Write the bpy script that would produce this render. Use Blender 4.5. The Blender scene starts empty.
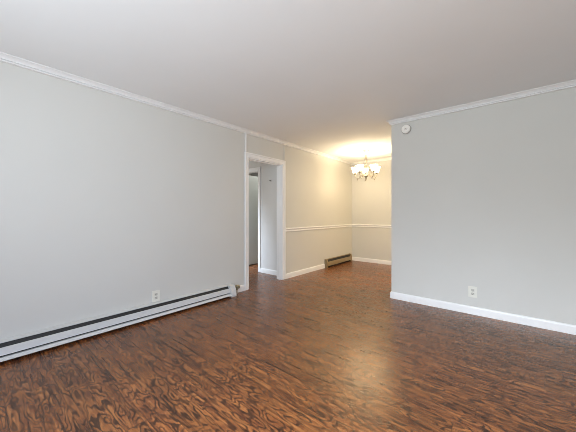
import bpy, bmesh, math
from mathutils import Vector, Matrix

S = bpy.context.scene
COL = S.collection

# ------------------------------------------------------------------ camera
F_PX, HORIZON, YAW, CAM_H = 270.4, 213.78, 0.70198, 1.163
cam_data = bpy.data.cameras.new('camera')
cam = bpy.data.objects.new('camera', cam_data)
COL.objects.link(cam)
cam_data.sensor_fit = 'HORIZONTAL'
cam_data.sensor_width = 36.0
cam_data.lens = F_PX * 36.0 / 576.0
cam_data.shift_y = (HORIZON - 216.0) / 576.0
cam_data.clip_start = 0.02
cam.location = (0, 0, CAM_H)
cam.rotation_euler = (math.pi / 2, 0, YAW)
S.camera = cam

# ------------------------------------------------------------------ world, daylight, exposure
S.view_settings.view_transform = 'Standard'
S.view_settings.look = 'None'
S.view_settings.gamma = 1.0
S.view_settings.use_curve_mapping = False
S.view_settings.exposure = 0.0
S.cycles.use_denoising = True
S.cycles.denoising_prefilter = 'ACCURATE'
S.cycles.denoising_input_passes = 'RGB_ALBEDO_NORMAL'
S.cycles.filter_width = 0.9
S.cycles.max_bounces = 14
S.cycles.diffuse_bounces = 10
S.cycles.sample_clamp_indirect = 1.2
S.cycles.min_light_bounces = 3
S.cycles.use_guiding = True
S.cycles.use_adaptive_sampling = False
world = bpy.data.worlds.new('sky')
S.world = world
world.use_nodes = True
bg = world.node_tree.nodes['Background']
bg.inputs['Color'].default_value = (0.80, 0.90, 1.0, 1)
bg.inputs['Strength'].default_value = 0.5


def area_light(name, loc, rot, sx, sy, energy, color, spread=math.pi):
    d = bpy.data.lights.new(name, 'AREA')
    d.shape = 'RECTANGLE'
    d.size, d.size_y = sx, sy
    d.energy = energy
    d.color = color
    d.spread = spread
    o = bpy.data.objects.new(name, d)
    o.location = loc
    o.rotation_euler = rot
    COL.objects.link(o)
    return o


# daylight entering by the wide window behind the camera, by the side window and by the hallway window:
# skylight slanting down, and light thrown up again from the bright ground outside
R_ = math.radians
area_light('skylight_behind', (0.15, -1.76, 1.32), (R_(52), 0, 0), 3.0, 1.35, 83, (0.80, 0.88, 1.0), R_(75))
area_light('ground_light_behind', (-2.15, -1.76, 1.32), (R_(128), 0, 0), 1.5, 1.35, 4, (0.92, 0.92, 1.0), R_(150))
area_light('ground_light_behind', (-0.60, -1.76, 1.32), (R_(128), 0, 0), 1.5, 1.35, 100, (0.80, 0.92, 1.0), R_(150))
area_light('skylight_side', (2.06, -0.3, 1.32), (0, R_(55), 0), 1.35, 2.0, 66, (0.54, 0.70, 1.0), R_(130))
area_light('ground_light_side', (2.06, -0.3, 1.32), (0, R_(128), 0), 1.35, 2.0, 18, (1.0, 0.82, 0.55), R_(150))
area_light('skylight_hall', (-5.0, 2.34, 1.35), (R_(55), 0, 0), 1.2, 1.3, 49, (0.69, 0.82, 1.0), R_(80))
area_light('daylight_hall', (-5.0, 2.34, 1.35), (R_(80), 0, 0), 1.2, 1.3, 11, (1.0, 0.95, 0.84))
bath = bpy.data.lights.new('bathroom_fill_light', 'POINT')  # added unseen fill that brightens the small room and its door
bath.energy, bath.color, bath.shadow_soft_size = 10.5, (1.0, 1.0, 0.95), 0.12
bath_fill = bpy.data.objects.new('bathroom_fill_light', bath)
bath_fill.location = (-4.0, 4.75, 2.22)
COL.objects.link(bath_fill)
area_light('dining_fill_light', (0.1, 5.1, 2.36), (0, 0, 0), 1.0, 0.6, 62, (1.0, 0.77, 0.42))  # added unseen fill that warms and lifts the lower dining walls
SHADE_GLOW = 17.0
LAMP_W = 5.5
LAMP_COL = (1.0, 0.86, 0.59)

# ------------------------------------------------------------------ dimensions (metres)
XL, YR, YB, XP, ZC = -3.153, 3.774, 6.204, -1.321, 2.44   # left wall, right wall, far wall, passage wall, ceiling
XE, YN = 2.0, -1.7                                         # side wall, wall behind the camera
YK = 4.35                                                  # the passage wall stops here; opening made to let the added dining fill light in
T = 0.12                                                   # wall thickness
D0, D1, DZ = 2.776, 3.575, 2.035                           # doorway in the left wall
HX, HY0, HY1 = -6.0, 2.40, 3.758                           # hallway beyond it
B0, B1, BZ = -4.60, -3.954, 2.03                           # small door opening in the hallway wall


# ------------------------------------------------------------------ materials
def principled(name, color, rough=0.5, metallic=0.0, spec=0.5, noise=0.0, nscale=6.0, bump=0.0, bscale=220.0):
    m = bpy.data.materials.new(name)
    m.use_nodes = True
    nt = m.node_tree
    b = nt.nodes['Principled BSDF']
    b.inputs['Roughness'].default_value = rough
    b.inputs['Metallic'].default_value = metallic
    b.inputs['Specular IOR Level'].default_value = spec
    b.inputs['Base Color'].default_value = (*color, 1)
    tc = nt.nodes.new('ShaderNodeTexCoord')
    if noise:
        n = nt.nodes.new('ShaderNodeTexNoise')
        n.inputs['Scale'].default_value = nscale
        n.inputs['Detail'].default_value = 3
        nt.links.new(tc.outputs['Object'], n.inputs['Vector'])
        r = nt.nodes.new('ShaderNodeMapRange')
        r.inputs['From Min'].default_value = 0.3
        r.inputs['From Max'].default_value = 0.7
        r.inputs['To Min'].default_value = 1 - noise
        r.inputs['To Max'].default_value = 1 + noise
        nt.links.new(n.outputs['Fac'], r.inputs['Value'])
        mx = nt.nodes.new('ShaderNodeVectorMath')
        mx.operation = 'SCALE'
        mx.inputs[0].default_value = color
        nt.links.new(r.outputs['Result'], mx.inputs['Scale'])
        nt.links.new(mx.outputs['Vector'], b.inputs['Base Color'])
    if bump:
        n2 = nt.nodes.new('ShaderNodeTexNoise')
        n2.inputs['Scale'].default_value = bscale
        n2.inputs['Detail'].default_value = 2
        nt.links.new(tc.outputs['Object'], n2.inputs['Vector'])
        bp = nt.nodes.new('ShaderNodeBump')
        bp.inputs['Strength'].default_value = bump
        bp.inputs['Distance'].default_value = 0.001
        nt.links.new(n2.outputs['Fac'], bp.inputs['Height'])
        nt.links.new(bp.outputs['Normal'], b.inputs['Normal'])
    return m


M_WALL = principled('wall_paint', (0.610, 0.603, 0.568), 0.55, spec=0.3, noise=0.012, nscale=1.5, bump=0.12)
M_HALL = principled('hall_paint', (0.63, 0.62, 0.60), 0.55, spec=0.3, noise=0.012, nscale=1.5, bump=0.12)
M_CEIL = principled('ceiling_paint', (0.83, 0.845, 0.85), 0.8, spec=0.2, noise=0.01, nscale=2.0, bump=0.15, bscale=160)
M_TRIM = principled('trim_paint', (0.84, 0.84, 0.83), 0.35, noise=0.01, nscale=4)
M_CROWN = principled('crown_paint', (0.76, 0.76, 0.75), 0.45, noise=0.01, nscale=4)
M_DOOR = principled('door_paint', (0.60, 0.63, 0.59), 0.45, noise=0.015, nscale=3)
M_HEAT = principled('heater_enamel', (0.60, 0.60, 0.59), 0.35, noise=0.015, nscale=5)
M_BEIGE = principled('beige_enamel', (0.25, 0.18, 0.09), 0.35, noise=0.03, nscale=8)
M_DARK = principled('dark_gap', (0.015, 0.013, 0.012), 0.7, noise=0.2, nscale=30)
M_FIN = principled('heater_fins', (0.022, 0.022, 0.023), 0.6, metallic=0.2, noise=0.2, nscale=40)
M_BRASS = principled('dull_brass', (0.32, 0.27, 0.17), 0.42, metallic=0.8, noise=0.15, nscale=60)
M_PIPE = principled('painted_pipe', (0.62, 0.57, 0.47), 0.45, noise=0.04, nscale=30)
M_PLATE = principled('outlet_plastic', (0.74, 0.73, 0.66), 0.35, noise=0.02, nscale=30)
M_SLOT = principled('outlet_slot', (0.03, 0.03, 0.03), 0.6, noise=0.1, nscale=30)
M_RECEP = principled('outlet_face', (0.52, 0.51, 0.45), 0.35, noise=0.02, nscale=30)
M_DET = principled('detector_plastic', (0.86, 0.84, 0.79), 0.4, noise=0.02, nscale=30)
M_DET2 = principled('detector_grille', (0.36, 0.35, 0.32), 0.5, noise=0.03, nscale=60)
M_NICK = principled('brushed_nickel', (0.36, 0.33, 0.28), 0.32, metallic=0.9, noise=0.06, nscale=50)
M_HOOK = principled('hook_metal', (0.13, 0.125, 0.12), 0.4, metallic=0.7, noise=0.1, nscale=60)


def glass_shade():
    m = bpy.data.materials.new('frosted_glass')
    m.use_nodes = True
    nt = m.node_tree
    nt.nodes.clear()
    out = nt.nodes.new('ShaderNodeOutputMaterial')
    tr = nt.nodes.new('ShaderNodeBsdfTranslucent')
    tr.inputs['Color'].default_value = (0.95, 0.92, 0.86, 1)
    df = nt.nodes.new('ShaderNodeBsdfDiffuse')
    df.inputs['Color'].default_value = (0.9, 0.88, 0.84, 1)
    n = nt.nodes.new('ShaderNodeTexNoise')
    n.inputs['Scale'].default_value = 30
    mx = nt.nodes.new('ShaderNodeMixShader')
    mr = nt.nodes.new('ShaderNodeMapRange')
    mr.inputs['To Min'].default_value = 0.30
    mr.inputs['To Max'].default_value = 0.40
    nt.links.new(n.outputs['Fac'], mr.inputs['Value'])
    nt.links.new(mr.outputs['Result'], mx.inputs['Fac'])
    nt.links.new(tr.outputs['BSDF'], mx.inputs[1])
    nt.links.new(df.outputs['BSDF'], mx.inputs[2])
    tp = nt.nodes.new('ShaderNodeBsdfTransparent')
    tp.inputs['Color'].default_value = (0.98, 0.96, 0.92, 1)
    mx2 = nt.nodes.new('ShaderNodeMixShader')
    mx2.inputs['Fac'].default_value = 0.30
    nt.links.new(mx.outputs['Shader'], mx2.inputs[1])
    nt.links.new(tp.outputs['BSDF'], mx2.inputs[2])
    em = nt.nodes.new('ShaderNodeEmission')
    em.inputs['Color'].default_value = (1.0, 0.79, 0.50, 1)
    em.inputs['Strength'].default_value = SHADE_GLOW
    ad = nt.nodes.new('ShaderNodeAddShader')
    nt.links.new(mx2.outputs['Shader'], ad.inputs[0])
    nt.links.new(em.outputs['Emission'], ad.inputs[1])
    nt.links.new(ad.outputs['Shader'], out.inputs['Surface'])
    return m


def bulb_mat():
    m = bpy.data.materials.new('lit_bulb')
    m.use_nodes = True
    b = m.node_tree.nodes['Principled BSDF']
    b.inputs['Base Color'].default_value = (0.9, 0.85, 0.75, 1)
    b.inputs['Emission Color'].default_value = (1.0, 0.82, 0.58, 1)
    b.inputs['Emission Strength'].default_value = 12
    return m


def window_glass():
    m = bpy.data.materials.new('window_glass')
    m.use_nodes = True
    nt = m.node_tree
    nt.nodes.clear()
    out = nt.nodes.new('ShaderNodeOutputMaterial')
    tr = nt.nodes.new('ShaderNodeBsdfTransparent')
    gl = nt.nodes.new('ShaderNodeBsdfGlossy')
    gl.inputs['Roughness'].default_value = 0.02
    fr = nt.nodes.new('ShaderNodeFresnel')
    fr.inputs['IOR'].default_value = 1.3
    mx = nt.nodes.new('ShaderNodeMixShader')
    nt.links.new(fr.outputs['Fac'], mx.inputs['Fac'])
    nt.links.new(tr.outputs['BSDF'], mx.inputs[1])
    nt.links.new(gl.outputs['BSDF'], mx.inputs[2])
    nt.links.new(mx.outputs['Shader'], out.inputs['Surface'])
    return m


M_SHADE, M_BULB, M_GLASS = glass_shade(), bulb_mat(), window_glass()


def floor_mat():
    """Dark hand-scraped laminate planks running along X, with swirling veins."""
    m = bpy.data.materials.new('laminate_planks')
    m.use_nodes = True
    nt = m.node_tree
    N, L = nt.nodes, nt.links
    bsdf = N['Principled BSDF']

    def inp(sock, v):
        if isinstance(v, (int, float)):
            sock.default_value = v
        elif isinstance(v, tuple):
            sock.default_value = v
        else:
            L.new(v, sock)

    def ma(op, a, b=0.0, c=0.0, clamp=False):
        n = N.new('ShaderNodeMath')
        n.operation = op
        n.use_clamp = clamp
        inp(n.inputs[0], a)
        inp(n.inputs[1], b)
        inp(n.inputs[2], c)
        return n.outputs[0]

    def xyz(x, y, z):
        n = N.new('ShaderNodeCombineXYZ')
        for k, v in enumerate((x, y, z)):
            inp(n.inputs[k], v)
        return n.outputs[0]

    def noise(vec, scale, detail=2.0, rough=0.5, dist=0.0):
        n = N.new('ShaderNodeTexNoise')
        n.inputs['Scale'].default_value = scale
        n.inputs['Detail'].default_value = detail
        n.inputs['Roughness'].default_value = rough
        n.inputs['Distortion'].default_value = dist
        L.new(vec, n.inputs['Vector'])
        return n

    def rng(v, a, b, c, d, smooth=False):
        n = N.new('ShaderNodeMapRange')
        if smooth:
            n.interpolation_type = 'SMOOTHSTEP'
        L.new(v, n.inputs['Value'])
        for k, q in zip(('From Min', 'From Max', 'To Min', 'To Max'), (a, b, c, d)):
            n.inputs[k].default_value = q
        return n.outputs['Result']

    def mix(f, a, b, mode='MIX'):
        n = N.new('ShaderNodeMix')
        n.data_type = 'RGBA'
        n.blend_type = mode
        inp(n.inputs[0], f)
        for s, v in ((n.inputs[6], a), (n.inputs[7], b)):
            if isinstance(v, tuple):
                s.default_value = (*v, 1)
            else:
                L.new(v, s)
        return n.outputs[2]

    tc = N.new('ShaderNodeTexCoord')
    sp = N.new('ShaderNodeSeparateXYZ')
    L.new(tc.outputs['Object'], sp.inputs[0])
    X, Y = sp.outputs[0], sp.outputs[1]
    W, LEN = 0.123, 1.22
    v = ma('DIVIDE', ma('ADD', Y, 10 * W - 1.743 % W), W)
    row = ma('FLOOR', v)
    wn = N.new('ShaderNodeTexWhiteNoise')
    wn.noise_dimensions = '1D'
    L.new(row, wn.inputs['W'])
    u = ma('ADD', ma('DIVIDE', X, LEN), ma('MULTIPLY', wn.outputs['Value'], 9.0))
    col = ma('FLOOR', u)
    wn2 = N.new('ShaderNodeTexWhiteNoise')
    wn2.noise_dimensions = '2D'
    L.new(xyz(row, col, 0.0), wn2.inputs['Vector'])
    pid = wn2.outputs['Value']
    fv = ma('FRACT', v)
    fu = ma('FRACT', u)
    dv = ma('MULTIPLY', ma('MINIMUM', fv, ma('SUBTRACT', 1.0, fv)), W)
    du = ma('MULTIPLY', ma('MINIMUM', fu, ma('SUBTRACT', 1.0, fu)), LEN)
    seam = rng(ma('MINIMUM', dv, du), 0.0006, 0.0022, 1.0, 0.0)

    z = ma('MULTIPLY', pid, 37.0)
    base = xyz(X, ma('MULTIPLY', Y, 3.3), z)
    warp = noise(base, 3.2, 2.0, 0.5)
    wv = N.new('ShaderNodeVectorMath')
    wv.operation = 'MULTIPLY_ADD'
    L.new(warp.outputs['Color'], wv.inputs[0])
    wv.inputs[1].default_value = (0.20, 0.16, 0.0)
    L.new(base, wv.inputs[2])
    g1 = noise(wv.outputs['Vector'], 3.8, 1.4, 0.5, 0.1).outputs['Fac']
    fibre = noise(xyz(ma('MULTIPLY', X, 12.0), ma('MULTIPLY', Y, 80.0), z), 1.0, 2.0, 0.6, 0.6).outputs['Fac']
    rings = ma('FRACT', ma('ADD', ma('MULTIPLY', g1, 10.5), ma('MULTIPLY', fibre, 0.6)))
    tri = ma('ABSOLUTE', ma('SUBTRACT', ma('MULTIPLY', rings, 2.0), 1.0))       # 0..1 contour bands
    vein = rng(tri, 0.15, 0.56, 1.0, 0.0, True)
    streak = noise(xyz(ma('MULTIPLY', X, 2.2), ma('MULTIPLY', Y, 42.0), z), 1.0, 3.0, 0.62, 0.9).outputs['Fac']
    patch = noise(xyz(X, ma('MULTIPLY', Y, 2.0), z), 6.0, 3.0, 0.6, 0.4).outputs['Fac']
    veinm = ma('MULTIPLY', vein, rng(patch, 0.36, 0.56, 0.55, 1.0))
    blot = noise(xyz(ma('MULTIPLY', X, 1.0), ma('MULTIPLY', Y, 2.2), z), 5.5, 3.0, 0.6, 0.8).outputs['Fac']

    light = mix(pid, FLOOR_LIGHT_A, FLOOR_LIGHT_B)
    tone = rng(wn2.outputs['Color'], 0.0, 1.0, 0.85, 1.2)
    c = mix(rng(blot, 0.33, 0.58, 0.0, 1.0), FLOOR_MID, light)
    c = mix(rng(streak, 0.50, 0.66, 0.0, 0.7), c, FLOOR_HI)
    c = mix(rng(fibre, 0.52, 0.70, 0.0, 0.4), c, FLOOR_HI)
    c = mix(rng(streak, 0.46, 0.34, 0.0, 0.8), c, FLOOR_DARK)
    c = mix(ma('MULTIPLY', veinm, 0.92), c, FLOOR_DARK)
    c = mix(ma('MULTIPLY', seam, 0.6), c, (0.02, 0.01, 0.007))
    vs = N.new('ShaderNodeVectorMath')
    vs.operation = 'SCALE'
    L.new(c, vs.inputs[0])
    L.new(tone, vs.inputs['Scale'])
    L.new(vs.outputs['Vector'], bsdf.inputs['Base Color'])
    h = ma('SUBTRACT', ma('MULTIPLY', fibre, 0.25), ma('ADD', ma('MULTIPLY', veinm, 0.35), seam))
    bp = N.new('ShaderNodeBump')
    bp.inputs['Strength'].default_value = 0.10
    bp.inputs['Distance'].default_value = 0.001
    L.new(h, bp.inputs['Height'])
    L.new(bp.outputs['Normal'], bsdf.inputs['Normal'])
    L.new(rng(veinm, 0.0, 1.0, FLOOR_ROUGH, FLOOR_ROUGH + 0.12), bsdf.inputs['Roughness'])
    bsdf.inputs['Specular IOR Level'].default_value = 0.6
    bsdf.inputs['Specular Tint'].default_value = (1.0, 0.80, 0.56, 1)  # orange tint stands in for warmer lamp light in the floor reflections
    return m


FLOOR_LIGHT_A, FLOOR_LIGHT_B = (0.26, 0.092, 0.029), (0.20, 0.066, 0.022)
FLOOR_MID, FLOOR_DARK, FLOOR_HI = (0.115, 0.036, 0.016), (0.020, 0.0075, 0.0055), (0.38, 0.150, 0.047)
FLOOR_ROUGH = 0.25
M_FLOOR = floor_mat()


# ------------------------------------------------------------------ mesh helpers
def link(name, bm, mat, parent=None, smooth=False):
    bmesh.ops.recalc_face_normals(bm, faces=bm.faces[:])
    me = bpy.data.meshes.new(name)
    bm.to_mesh(me)
    bm.free()
    me.materials.append(mat)
    if smooth:
        me.shade_smooth() if hasattr(me, 'shade_smooth') else [setattr(p, 'use_smooth', True) for p in me.polygons]
    o = bpy.data.objects.new(name, me)
    COL.objects.link(o)
    if parent:
        o.parent = parent
    return o


def add_box(bm, a, b, bevel=0.0, seg=2):
    lo = [min(p, q) for p, q in zip(a, b)]
    hi = [max(p, q) for p, q in zip(a, b)]
    vs = [bm.verts.new((x, y, z)) for x in (lo[0], hi[0]) for y in (lo[1], hi[1]) for z in (lo[2], hi[2])]
    fs = [(0, 1, 3, 2), (4, 6, 7, 5), (0, 4, 5, 1), (2, 3, 7, 6), (0, 2, 6, 4), (1, 5, 7, 3)]
    faces = [bm.faces.new([vs[i] for i in f]) for f in fs]
    if bevel:
        ed = list({e for f in faces for e in f.edges})
        bmesh.ops.bevel(bm, geom=ed, offset=bevel, segments=seg, affect='EDGES', profile=0.5)


def add_rev(bm, prof, mat4=None, seg=32):
    """Surface of revolution about Z of (radius, z) pairs."""
    mat4 = mat4 or Matrix.Identity(4)
    rings = []
    for r, z in prof:
        if r < 1e-6:
            rings.append([bm.verts.new(mat4 @ Vector((0, 0, z)))])
        else:
            rings.append([bm.verts.new(mat4 @ Vector((r * math.cos(2 * math.pi * k / seg), r * math.sin(2 * math.pi * k / seg), z))) for k in range(seg)])
    for a, b in zip(rings, rings[1:]):
        for k in range(seg):
            k2 = (k + 1) % seg
            if len(a) == 1 and len(b) == 1:
                continue
            if len(a) == 1:
                bm.faces.new((a[0], b[k], b[k2]))
            elif len(b) == 1:
                bm.faces.new((a[k], a[k2], b[0]))
            else:
                bm.faces.new((a[k], a[k2], b[k2], b[k]))


def add_tube(bm, pts, rad, seg=12):
    """Round tube through points; rad is a number or one per point."""
    pts = [Vector(p) for p in pts]
    rad = rad if isinstance(rad, (list, tuple)) else [rad] * len(pts)
    rings = []
    up = Vector((0.31, 0.27, 0.91)).normalized()
    t0 = (pts[1] - pts[0]).normalized()
    n = t0.cross(up).normalized()
    for i, p in enumerate(pts):
        t = (pts[min(i + 1, len(pts) - 1)] - pts[max(i - 1, 0)]).normalized()
        n = (n - t * n.dot(t)).normalized()
        b = t.cross(n)
        rings.append([bm.verts.new(p + (n * math.cos(2 * math.pi * k / seg) + b * math.sin(2 * math.pi * k / seg)) * rad[i]) for k in range(seg)])
    for a, b in zip(rings, rings[1:]):
        for k in range(seg):
            bm.faces.new((a[k], a[(k + 1) % seg], b[(k + 1) % seg], b[k]))
    bm.faces.new(rings[0])
    bm.faces.new(rings[-1])


def add_sweep(bm, path, prof):
    """Moulding: profile (offset into the room, z) swept along a floor path with mitred corners; the room is on the right of the path."""
    n = len(path)
    P = [Vector((p[0], p[1])) for p in path]
    cols = []
    for i in range(n):
        d = []
        if i > 0:
            d.append((P[i] - P[i - 1]).normalized())
        if i < n - 1:
            d.append((P[i + 1] - P[i]).normalized())
        nr = [Vector((q.y, -q.x)) for q in d]
        if len(nr) == 2:
            m = (nr[0] + nr[1]).normalized()
            m = m / m.dot(nr[0])
        else:
            m = nr[0]
        cols.append([bm.verts.new((P[i].x + m.x * o, P[i].y + m.y * o, z)) for o, z in prof])
    k = len(prof)
    for a, b in zip(cols, cols[1:]):
        for j in range(k):
            bm.faces.new((a[j], a[(j + 1) % k], b[(j + 1) % k], b[j]))
    bm.faces.new(cols[0])
    bm.faces.new(cols[-1])


def structure(name, bm, mat, parent=None, smooth=False):
    o = link(name, bm, mat, parent, smooth)
    if parent is None:
        o['kind'] = 'structure'
    return o


def empty(name, loc=(0, 0, 0)):
    o = bpy.data.objects.new(name, None)
    o.empty_display_size = 0.05
    o.location = loc
    COL.objects.link(o)
    return o


def thing(name, label, cat, loc=(0, 0, 0), group=None):
    o = empty(name, loc)
    o['label'] = label
    o['category'] = cat
    o['kind'] = 'thing'
    if group:
        o['group'] = group
    return o


def boxes(name, items, mat, parent=None, bevel=0.0, struct=True):
    bm = bmesh.new()
    for a, b in items:
        add_box(bm, a, b, bevel)
    return structure(name, bm, mat, parent) if struct else link(name, bm, mat, parent)


# ------------------------------------------------------------------ room shell
boxes('floor', [((HX - T, YN - T, -0.10), (XE + T, YB + T, 0.0))], M_FLOOR)
boxes('ceiling', [((HX - T, YN - T, ZC), (XE + T, YB + T, ZC + 0.10))], M_CEIL)

# walls as loops of wall pieces around their openings
boxes('wall_left', [((XL - T, YN - T, 0), (XL, D0, ZC)), ((XL - T, D0, DZ), (XL, D1, ZC)), ((XL - T, D1, 0), (XL, YB + T, ZC))], M_WALL)
boxes('wall_far', [((XL, YB, 0), (XE + T, YB + T, ZC))], M_WALL)
boxes('wall_passage', [((XP, YR + T, 0), (XP + T, YK, ZC))], M_WALL)
boxes('wall_right', [((XP, YR, 0), (XE, YR + T, ZC))], M_WALL)


def wall_with_window(name, axis, pos, a0, a1, w0, w1, z0, z1, side):
    """A wall along x (axis 0) or y (axis 1) with one window opening; side is the outward sign."""
    def bx(p0, p1, q0, q1):
        t0, t1 = pos, pos + side * T
        return ((p0, t0, q0), (p1, t1, q1)) if axis == 0 else ((t0, p0, q0), (t1, p1, q1))
    boxes(name, [bx(a0, w0, 0, ZC), bx(w1, a1, 0, ZC), bx(w0, w1, 0, z0), bx(w0, w1, z1, ZC)], M_WALL)


def window(name, axis, pos, w0, w1, z0, z1, side, n):
    root = empty(name, (0, 0, 0))
    root['kind'] = 'structure'

    def bx(p0, p1, q0, q1, t0=0.02, t1=0.10):
        a, b = pos + side * t0, pos + side * t1
        return ((p0, a, q0), (p1, b, q1)) if axis == 0 else ((a, p0, q0), (b, p1, q1))
    f = 0.05
    items = [bx(w0, w1, z0, z0 + f), bx(w0, w1, z1 - f, z1), bx(w0, w0 + f, z0 + f, z1 - f), bx(w1 - f, w1, z0 + f, z1 - f)]
    for k in range(1, n):
        c = w0 + (w1 - w0) * k / n
        items.append(bx(c - 0.025, c + 0.025, z0 + f, z1 - f, 0.03, 0.09))
    boxes('window_frame', items, M_TRIM, root)
    boxes('window_pane', [bx(w0 + f, w1 - f, z0 + f, z1 - f, 0.062, 0.066)], M_GLASS, root)
    boxes('window_sill', [bx(w0 - 0.05, w1 + 0.05, z0 - 0.03, z0, -0.05, 0.0)], M_TRIM, root)


wall_with_window('wall_behind', 0, YN, XL, XE + T, -2.9, 1.7, 0.6, 2.05, -1)
window('window_1', 0, YN, -2.9, 1.7, 0.6, 2.05, -1, 4)
wall_with_window('wall_side', 1, XE, YN, YB, -1.35, 0.75, 0.6, 2.05, 1)
window('window_2', 1, XE, -1.35, 0.75, 0.6, 2.05, 1, 2)

# hallway beyond the doorway, and the small room behind its door opening
HW = -T
boxes('wall_hall', [((B1, HY1, 0), (XL - T, HY1 + 0.10, ZC)), ((B0, HY1, BZ), (B1, HY1 + 0.10, ZC)), ((HX, HY1, 0), (B0, HY1 + 0.10, ZC))], M_HALL)
wall_with_window('wall_hall_near', 0, HY0, HX, XL - T, -5.7, -4.3, 0.65, 2.05, -1)
window('window_3', 0, HY0, -5.7, -4.3, 0.65, 2.05, -1, 2)
boxes('wall_hall_end', [((HX - T, HY0 - T, 0), (HX, YB + T, ZC))], M_HALL)
boxes('wall_bathroom', [((HX, 5.4, 0), (XL - T, 5.4 + T, ZC))], M_HALL)

# ------------------------------------------------------------------ mouldings
BASE = [(0, 0), (0.014, 0), (0.014, 0.074), (0.011, 0.084), (0.006, 0.090), (0, 0.090)]
CROWN = [(0, ZC), (0.048, ZC), (0.048, ZC - 0.006), (0.043, ZC - 0.009), (0.036, ZC - 0.013), (0.028, ZC - 0.020), (0.022, ZC - 0.029),
         (0.019, ZC - 0.038), (0.009, ZC - 0.039), (0.009, ZC - 0.043), (0.017, ZC - 0.044), (0.020, ZC - 0.048), (0.019, ZC - 0.053), (0.014, ZC - 0.057), (0, ZC - 0.057)]
RAIL = [(0, 0.838), (0.010, 0.838), (0.015, 0.846), (0.015, 0.855), (0.009, 0.862), (0.009, 0.872), (0.020, 0.882),
        (0.024, 0.890), (0.022, 0.900), (0.012, 0.906), (0, 0.906)]


def moulding(name, path, prof, mat):
    bm = bmesh.new()
    add_sweep(bm, path, prof)
    return structure(name, bm, mat)


CS0, CS1 = D0 - 0.070, D1 + 0.070           # outer edges of the doorway casing
moulding('trim_1', [(XL, YN), (XL, YB), (XE, YB)], CROWN, M_CROWN)                         # crown moulding
moulding('trim_9', [(XP, YK), (XP, YR), (XE, YR), (XE, YN), (XL, YN)], CROWN, M_CROWN)
moulding('trim_2', [(XL, CS1), (XL, YB), (XE, YB)], RAIL, M_TRIM)                                               # chair rail
moulding('baseboard_left', [(XL, 2.475), (XL, CS0)], BASE, M_TRIM)
moulding('baseboard_dining', [(XL, CS1), (XL, 4.935)], BASE, M_TRIM)
moulding('baseboard_far', [(XL, 6.09), (XL, YB), (XE, YB)], BASE, M_TRIM)
moulding('baseboard_right', [(XP, YK), (XP, YR), (XE, YR), (XE, YN), (XL, YN)], BASE, M_TRIM)
moulding('baseboard_hall', [(B1 + 0.066, HY1), (XL - T, HY1)], BASE, M_TRIM)


# doorway casing: two legs and a head with a stepped face, and the jamb lining
def casing(name, legs):
    bm = bmesh.new()
    for a, b, c, d in legs:
        add_box(bm, a, b, 0.003)
        add_box(bm, c, d, 0.004)
    return structure(name, bm, M_TRIM)


x0 = XL
casing('trim_3', [
    ((x0, CS0, 0), (x0 + 0.013, D0, DZ + 0.07), (x0 + 0.012, CS0 + 0.002, 0), (x0 + 0.020, CS0 + 0.026, DZ + 0.068)),
    ((x0, D1, 0), (x0 + 0.013, CS1, DZ + 0.07), (x0 + 0.012, CS1 - 0.026, 0), (x0 + 0.020, CS1 - 0.002, DZ + 0.068)),
    ((x0, D0, DZ), (x0 + 0.013, D1, DZ + 0.07), (x0 + 0.012, CS0 + 0.026, DZ + 0.046), (x0 + 0.020, CS1 - 0.026, DZ + 0.068))])
boxes('trim_4', [((XL - T - 0.002, D0, 0), (XL + 0.002, D0 + 0.016, DZ)), ((XL - T - 0.002, D1 - 0.016, 0), (XL + 0.002, D1, DZ)),
                 ((XL - T - 0.002, D0 + 0.016, DZ - 0.016), (XL + 0.002, D1 - 0.016, DZ)),
                 ((XL - T * 0.62, D1 - 0.028, 0), (XL - T * 0.32, D1 - 0.016, DZ - 0.016)),
                 ((XL - T * 0.62, D0 + 0.016, DZ - 0.028), (XL - T * 0.32, D1 - 0.028, DZ - 0.016))], M_TRIM)
# painted battens running from the casing corners up to the crown
M_BAT1 = M_CROWN
boxes('trim_5', [((XL, CS0 + 0.006, DZ + 0.07), (XL + 0.016, CS0 + 0.032, ZC - 0.055))], M_CROWN, bevel=0.002)
boxes('trim_6', [((XL, CS1 - 0.034, DZ + 0.07), (XL + 0.014, CS1 - 0.006, ZC - 0.055))], M_WALL, bevel=0.002)

# casing and jamb of the small door opening in the hallway wall
y0 = HY1
casing('trim_7', [
    ((B1, y0 - 0.013, 0), (B1 + 0.066, y0, BZ + 0.066), (B1 + 0.042, y0 - 0.019, 0), (B1 + 0.064, y0 - 0.012, BZ + 0.064)),
    ((B0 - 0.066, y0 - 0.013, 0), (B0, y0, BZ + 0.066), (B0 - 0.064, y0 - 0.019, 0), (B0 - 0.042, y0 - 0.012, BZ + 0.064)),
    ((B0, y0 - 0.013, BZ), (B1, y0, BZ + 0.066), (B0 - 0.042, y0 - 0.019, BZ + 0.044), (B1 + 0.042, y0 - 0.012, BZ + 0.064))])
boxes('trim_8', [((B1 - 0.014, y0 - 0.001, 0), (B1, y0 + 0.101, BZ)), ((B0, y0 - 0.001, 0), (B0 + 0.014, y0 + 0.101, BZ)),
                 ((B0 + 0.014, y0 - 0.001, BZ - 0.014), (B1 - 0.014, y0 + 0.101, BZ))], M_TRIM)

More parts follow.
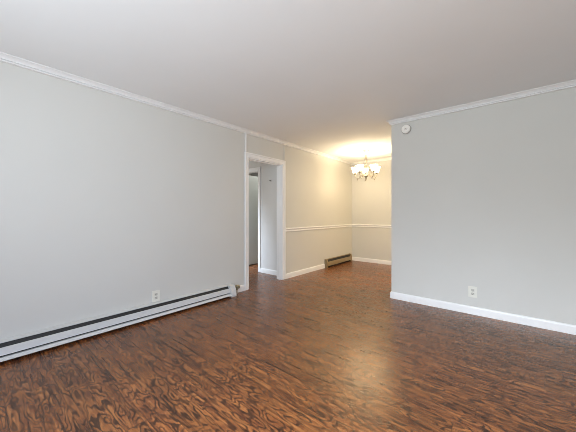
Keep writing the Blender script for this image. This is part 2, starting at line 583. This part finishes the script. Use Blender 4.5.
# the door of that opening, swung fully into the room behind
door = empty('door_1', (B0 + 0.03, HY1 + 0.115, 0))
door['kind'] = 'structure'
bm = bmesh.new()
add_box(bm, (-0.035, 0, 0.022), (0.0, 0.61, 2.022), 0.002)
structure('door_panel', bm, M_DOOR, door)
bm = bmesh.new()
rot = Matrix.Translation((0, 0.55, 0.96)) @ Matrix.Rotation(math.pi / 2, 4, 'Y')
add_rev(bm, [(0, 0), (0.030, 0), (0.030, 0.004), (0.011, 0.008), (0.010, 0.028), (0.024, 0.036), (0.027, 0.048), (0.020, 0.058), (0, 0.060)], rot, 20)
structure('door_handle', bm, M_NICK, door, True)


# ------------------------------------------------------------------ baseboard heaters
def prism_y(bm, prof, y0, y1):
    a = [bm.verts.new((x, y0, z)) for x, z in prof]
    b = [bm.verts.new((x, y1, z)) for x, z in prof]
    k = len(prof)
    for j in range(k):
        bm.faces.new((a[j], a[(j + 1) % k], b[(j + 1) % k], b[j]))
    bm.faces.new(a)
    bm.faces.new(b)


def heater(name, label, y0, y1, loc_x, mats, dims, cap=0.045):
    """Low convector on the left wall: backplate with a top lip, dark core, front cover, lower damper, end caps."""
    enamel, core = mats
    D, Hh, z_slot0, z_slot1, z_gap0, z_gap1, z_bot, kick = dims
    t = thing(name, label, 'heater', (loc_x, y0, 0))
    Ln = y1 - y0
    e, e1 = 0.045, cap

    bm = bmesh.new()
    prism_y(bm, [(0, 0.004), (0.004, 0.004), (0.004, Hh - 0.014), (D * 0.42, z_slot1), (D * 0.45, z_slot1), (D * 0.45, z_slot1 + 0.006), (0.006, Hh), (0, Hh)], 0.0, Ln)
    link('backplate', bm, enamel, t)
    bm = bmesh.new()
    prism_y(bm, [(0.006, 0.006), (D * 0.70, 0.006), (D * 0.70, 0.010), (D * 0.40, z_gap0 - 0.012), (D * 0.40, z_gap1 + 0.012), (D * 0.62, z_gap1 + 0.02), (D * 0.62, z_slot0 - 0.01), (D * 0.40, z_slot1 - 0.003), (0.006, z_slot1 - 0.003)], e, Ln - e1)
    link('heating_core', bm, core, t)
    bm = bmesh.new()
    prism_y(bm, [(D * 0.80, z_gap1), (D + 0.002, z_gap1), (D, z_gap1 + 0.006), (D - 0.006, z_slot0 - 0.004), (D - 0.014, z_slot0), (D * 0.76, z_slot0 - 0.004), (D * 0.76, z_gap1 + 0.01)], e, Ln - e1)
    link('front_cover', bm, enamel, t)
    bm = bmesh.new()
    prism_y(bm, [(D * 0.80, z_gap0), (D + 0.004, z_gap0), (D + kick, z_bot + 0.004), (D + kick - 0.004, z_bot), (D * 0.82, z_bot + 0.002)], e, Ln - e1)
    link('damper', bm, enamel, t)
    for s in (0, 1):
        bm = bmesh.new()
        ya, yb = (0, e) if s == 0 else (Ln - e1, Ln)
        prism_y(bm, [(0.0, 0.0), (D + kick, 0.0), (D + kick + 0.002, z_bot), (D + 0.004, z_slot0 - 0.006), (D - 0.012, Hh - 0.006), (0.006, Hh + 0.002), (0.0, Hh + 0.002)], ya, yb)
        link('end_cap', bm, enamel, t)
    return t


h1 = heater('baseboard_heater', 'long white baseboard heater running low along the bare grey wall', -1.35, 2.450, XL + 0.001, (M_HEAT, M_FIN),
            (0.100, 0.156, 0.119, 0.141, 0.046, 0.061, 0.022, 0.028), 0.085)
h1['category'] = 'heater'
# supply valve and pipe end at the doorway end of the long heater
bm = bmesh.new()
yv = 2.515 + 1.35
add_tube(bm, [(0.060, 3.79, 0.108), (0.060, yv - 0.03, 0.108), (0.060, yv - 0.012, 0.105), (0.060, yv, 0.092), (0.060, yv, 0.0)], 0.010, 14)
link('pipe', bm, M_PIPE, h1, True)
bm = bmesh.new()
rot = Matrix.Translation((0.040, yv - 0.002, 0.110)) @ Matrix.Rotation(math.pi / 2, 4, 'Y')
add_rev(bm, [(0, 0), (0.020, 0), (0.022, 0.004), (0.022, 0.034), (0.017, 0.038), (0.010, 0.038), (0.010, 0.046), (0.022, 0.048), (0.024, 0.052), (0.024, 0.062), (0.020, 0.066), (0, 0.067)], rot, 18)
add_tube(bm, [(0.060, yv - 0.052, 0.108), (0.060, yv - 0.026, 0.108)], 0.0155, 6)
add_tube(bm, [(0.060, yv, 0.084), (0.060, yv, 0.062)], 0.0155, 6)
link('valve', bm, M_BRASS, h1)

heater('baseboard_heater', 'short beige baseboard heater with dark slots below the chair rail, near the dining corner', 4.942, 6.082, XL + 0.001, (M_BEIGE, M_DARK),
       (0.062, 0.184, 0.126, 0.172, 0.044, 0.045, 0.038, 0.0))


# ------------------------------------------------------------------ outlets
def outlet(label, origin, rotz):
    """Built facing +X, base at its centre."""
    t = thing('wall_outlet', label, 'outlet', origin)
    t.rotation_euler = (0, 0, rotz)
    bm = bmesh.new()
    add_box(bm, (0, -0.043, -0.064), (0.008, 0.043, 0.064), 0.003)
    link('cover_plate', bm, M_PLATE, t)
    for z in (0.0205, -0.0205):
        bm = bmesh.new()
        add_box(bm, (0.005, -0.017, z - 0.0145), (0.0085, 0.017, z + 0.0145), 0.0015)
        r = link('socket', bm, M_RECEP, t)
        bm = bmesh.new()
        for y in (-0.0065, 0.0065):
            add_box(bm, (0.0080, y - 0.0014, z - 0.001), (0.0090, y + 0.0014, z + 0.008))
        add_box(bm, (0.0080, -0.0025, z - 0.010), (0.0090, 0.0025, z - 0.005))
        link('slots', bm, M_SLOT, r)
    bm = bmesh.new()
    add_rev(bm, [(0, 0.0088), (0.003, 0.0086), (0.0034, 0.006), (0, 0.006)], Matrix.Rotation(math.pi / 2, 4, 'Y'), 12)
    link('screw', bm, M_NICK, t)
    return t


outlet('cream duplex outlet on the grey wall just above the long white heater', (XL, 1.386, 0.222), 0.0)
outlet('pale duplex outlet low on the grey wall beneath the round detector', (-0.389, YR, 0.258), -math.pi / 2)

# ------------------------------------------------------------------ smoke detector
t = thing('smoke_detector', 'round off-white smoke detector high on the grey wall by the outer corner', 'smoke detector', (-1.123, YR, 2.287))
rx = Matrix.Rotation(math.pi / 2, 4, 'X')
bm = bmesh.new()
add_rev(bm, [(0, 0), (0.062, 0), (0.062, 0.010), (0.059, 0.013), (0, 0.013)], rx, 40)
link('mounting_base', bm, M_DET2, t)  # grey base colour paints in the shading around the cover rim
bm = bmesh.new()
add_rev(bm, [(0, 0.013), (0.055, 0.013), (0.055, 0.030), (0.052, 0.035), (0.044, 0.037), (0.030, 0.038), (0.028, 0.036), (0.025, 0.036), (0.023, 0.038), (0, 0.039)], rx, 40)
link('cover', bm, M_DET, t)
bm = bmesh.new()
for k in range(6):
    a = 2 * math.pi * k / 6 + 0.2
    q = Matrix.Rotation(-a, 4, 'Y')
    v0 = len(bm.verts)
    add_box(bm, (0.012, -0.0405, -0.0015), (0.021, -0.037, 0.0015))
    bm.verts.ensure_lookup_table()
    for vtx in list(bm.verts)[v0:]:
        vtx.co = q @ vtx.co
link('grille', bm, M_DET2, t)
bm = bmesh.new()
add_rev(bm, [(0, 0.037), (0.007, 0.037), (0.007, 0.0415), (0.005, 0.043), (0, 0.043)], rx, 20)
link('test_button', bm, M_DET2, t)

# ------------------------------------------------------------------ small hook on the hallway wall
t = thing('wall_hook', 'small dark metal hook on the hallway wall seen through the doorway', 'hook', (-3.605, HY1, 1.80))
bm = bmesh.new()
add_box(bm, (-0.007, -0.004, -0.018), (0.007, 0.0, 0.018), 0.0015)
link('back_plate', bm, M_HOOK, t)
bm = bmesh.new()
add_tube(bm, [(0, -0.002, 0.008), (0, -0.016, 0.004), (0, -0.026, -0.010), (0, -0.034, -0.012), (0, -0.040, 0.000), (0, -0.041, 0.010)], [0.004, 0.004, 0.004, 0.004, 0.004, 0.005], 10)
link('prong', bm, M_HOOK, t, True)

# ------------------------------------------------------------------ chandelier
CX, CY = -2.322, 5.183
ch = thing('chandelier', 'five-arm brushed nickel chandelier with lit frosted bell shades over the dining corner', 'chandelier', (CX, CY, ZC))
bm = bmesh.new()
add_rev(bm, [(0, 0), (0.066, 0), (0.066, -0.006), (0.058, -0.016), (0.034, -0.026), (0.012, -0.032), (0.008, -0.045), (0, -0.045)], seg=36)
link('canopy', bm, M_NICK, ch, True)
bm = bmesh.new()
# turned stem from the canopy down to the column
add_rev(bm, [(0, -0.040), (0.009, -0.042), (0.009, -0.095), (0.014, -0.100), (0.014, -0.108), (0.010, -0.114), (0.016, -0.135), (0.024, -0.165),
             (0.027, -0.195), (0.022, -0.222), (0.013, -0.240), (0.016, -0.246), (0.016, -0.252), (0, -0.254)], seg=24)
link('stem', bm, M_NICK, ch, True)
bm = bmesh.new()
add_rev(bm, [(0, -0.250), (0.008, -0.253), (0.010, -0.265), (0.020, -0.273), (0.013, -0.285), (0.016, -0.310), (0.024, -0.343), (0.026, -0.370), (0.016, -0.403),
             (0.013, -0.425), (0.026, -0.435), (0.030, -0.447), (0.022, -0.463), (0.018, -0.477), (0.034, -0.493), (0.040, -0.509), (0.034, -0.527),
             (0.018, -0.543), (0.012, -0.557), (0.016, -0.569), (0.012, -0.585), (0.005, -0.601), (0.0, -0.613)], seg=28)
link('column', bm, M_NICK, ch, True)
to_cam = math.atan2(-CY, -CX)
R_ARM = 0.225
PHI = math.radians(40)
ARM_DROP = 0.072
for k in range(5):
    a = to_cam + PHI + k * 2 * math.pi / 5
    arm = empty('arm', (0, 0, 0))
    bpy.data.objects.remove(arm)
    bm = bmesh.new()
    pts = []
    ctrl = [(0.020, -0.415), (0.045, -0.398), (0.072, -0.410), (0.100, -0.450), (0.135, -0.478), (0.175, -0.482), (0.207, -0.462), (0.222, -0.425), (0.225, -0.392)]
    for r, zz in ctrl:
        pts.append((r, 0, zz))
    # small decorative curl under the arm
    add_tube(bm, pts, [0.007, 0.0065, 0.006, 0.006, 0.006, 0.006, 0.006, 0.0065, 0.008], 10)
    curl = []
    for j in range(12):
        b = math.radians(200 - 33 * j)
        rr = 0.030 - 0.0019 * j
        curl.append((0.120 + rr * math.cos(b), 0, -0.448 + rr * math.sin(b)))
    add_tube(bm, curl, 0.0045, 8)
    add_rev(bm, [(0, -0.524), (0.006, -0.518), (0.010, -0.506), (0.006, -0.494), (0.004, -0.482), (0, -0.478)], Matrix.Translation((0.175, 0, 0)), 12)
    arm = link('arm', bm, M_NICK, ch, True)
    arm.location = (0, 0, -ARM_DROP)
    arm.rotation_euler = (0, 0, a)
    Tm = Matrix.Translation((R_ARM, 0, 0))
    bm = bmesh.new()
    add_rev(bm, [(0, -0.402), (0.014, -0.400), (0.022, -0.392), (0.034, -0.378), (0.036, -0.370), (0.030, -0.368), (0.016, -0.372), (0.014, -0.340), (0, -0.340)], Tm, 20)
    link('cup', bm, M_NICK, arm, True)
    bm = bmesh.new()
    # bell shade opening upwards, with wall thickness
    outer = [(0.028, -0.372), (0.038, -0.360), (0.045, -0.340), (0.048, -0.318), (0.052, -0.294), (0.061, -0.272), (0.076, -0.257)]
    inner = [(r - 0.003, zz + 0.001) for r, zz in reversed(outer)]
    add_rev(bm, outer + inner, Tm, 32)
    link('lamp_shade', bm, M_SHADE, arm, True)
    bm = bmesh.new()
    add_rev(bm, [(0, -0.356), (0.010, -0.354), (0.012, -0.346), (0.019, -0.336), (0.022, -0.325), (0.018, -0.313), (0.009, -0.307), (0, -0.306)], Tm, 18)
    link('bulb', bm, M_BULB, arm, True)
    d = bpy.data.lights.new('lamp_light', 'POINT')
    d.energy = LAMP_W
    d.color = LAMP_COL
    d.shadow_soft_size = 0.015
    lo = bpy.data.objects.new('lamp_light', d)
    lo.location = (CX + R_ARM * math.cos(a), CY + R_ARM * math.sin(a), ZC - 0.280 - ARM_DROP)
    COL.objects.link(lo)
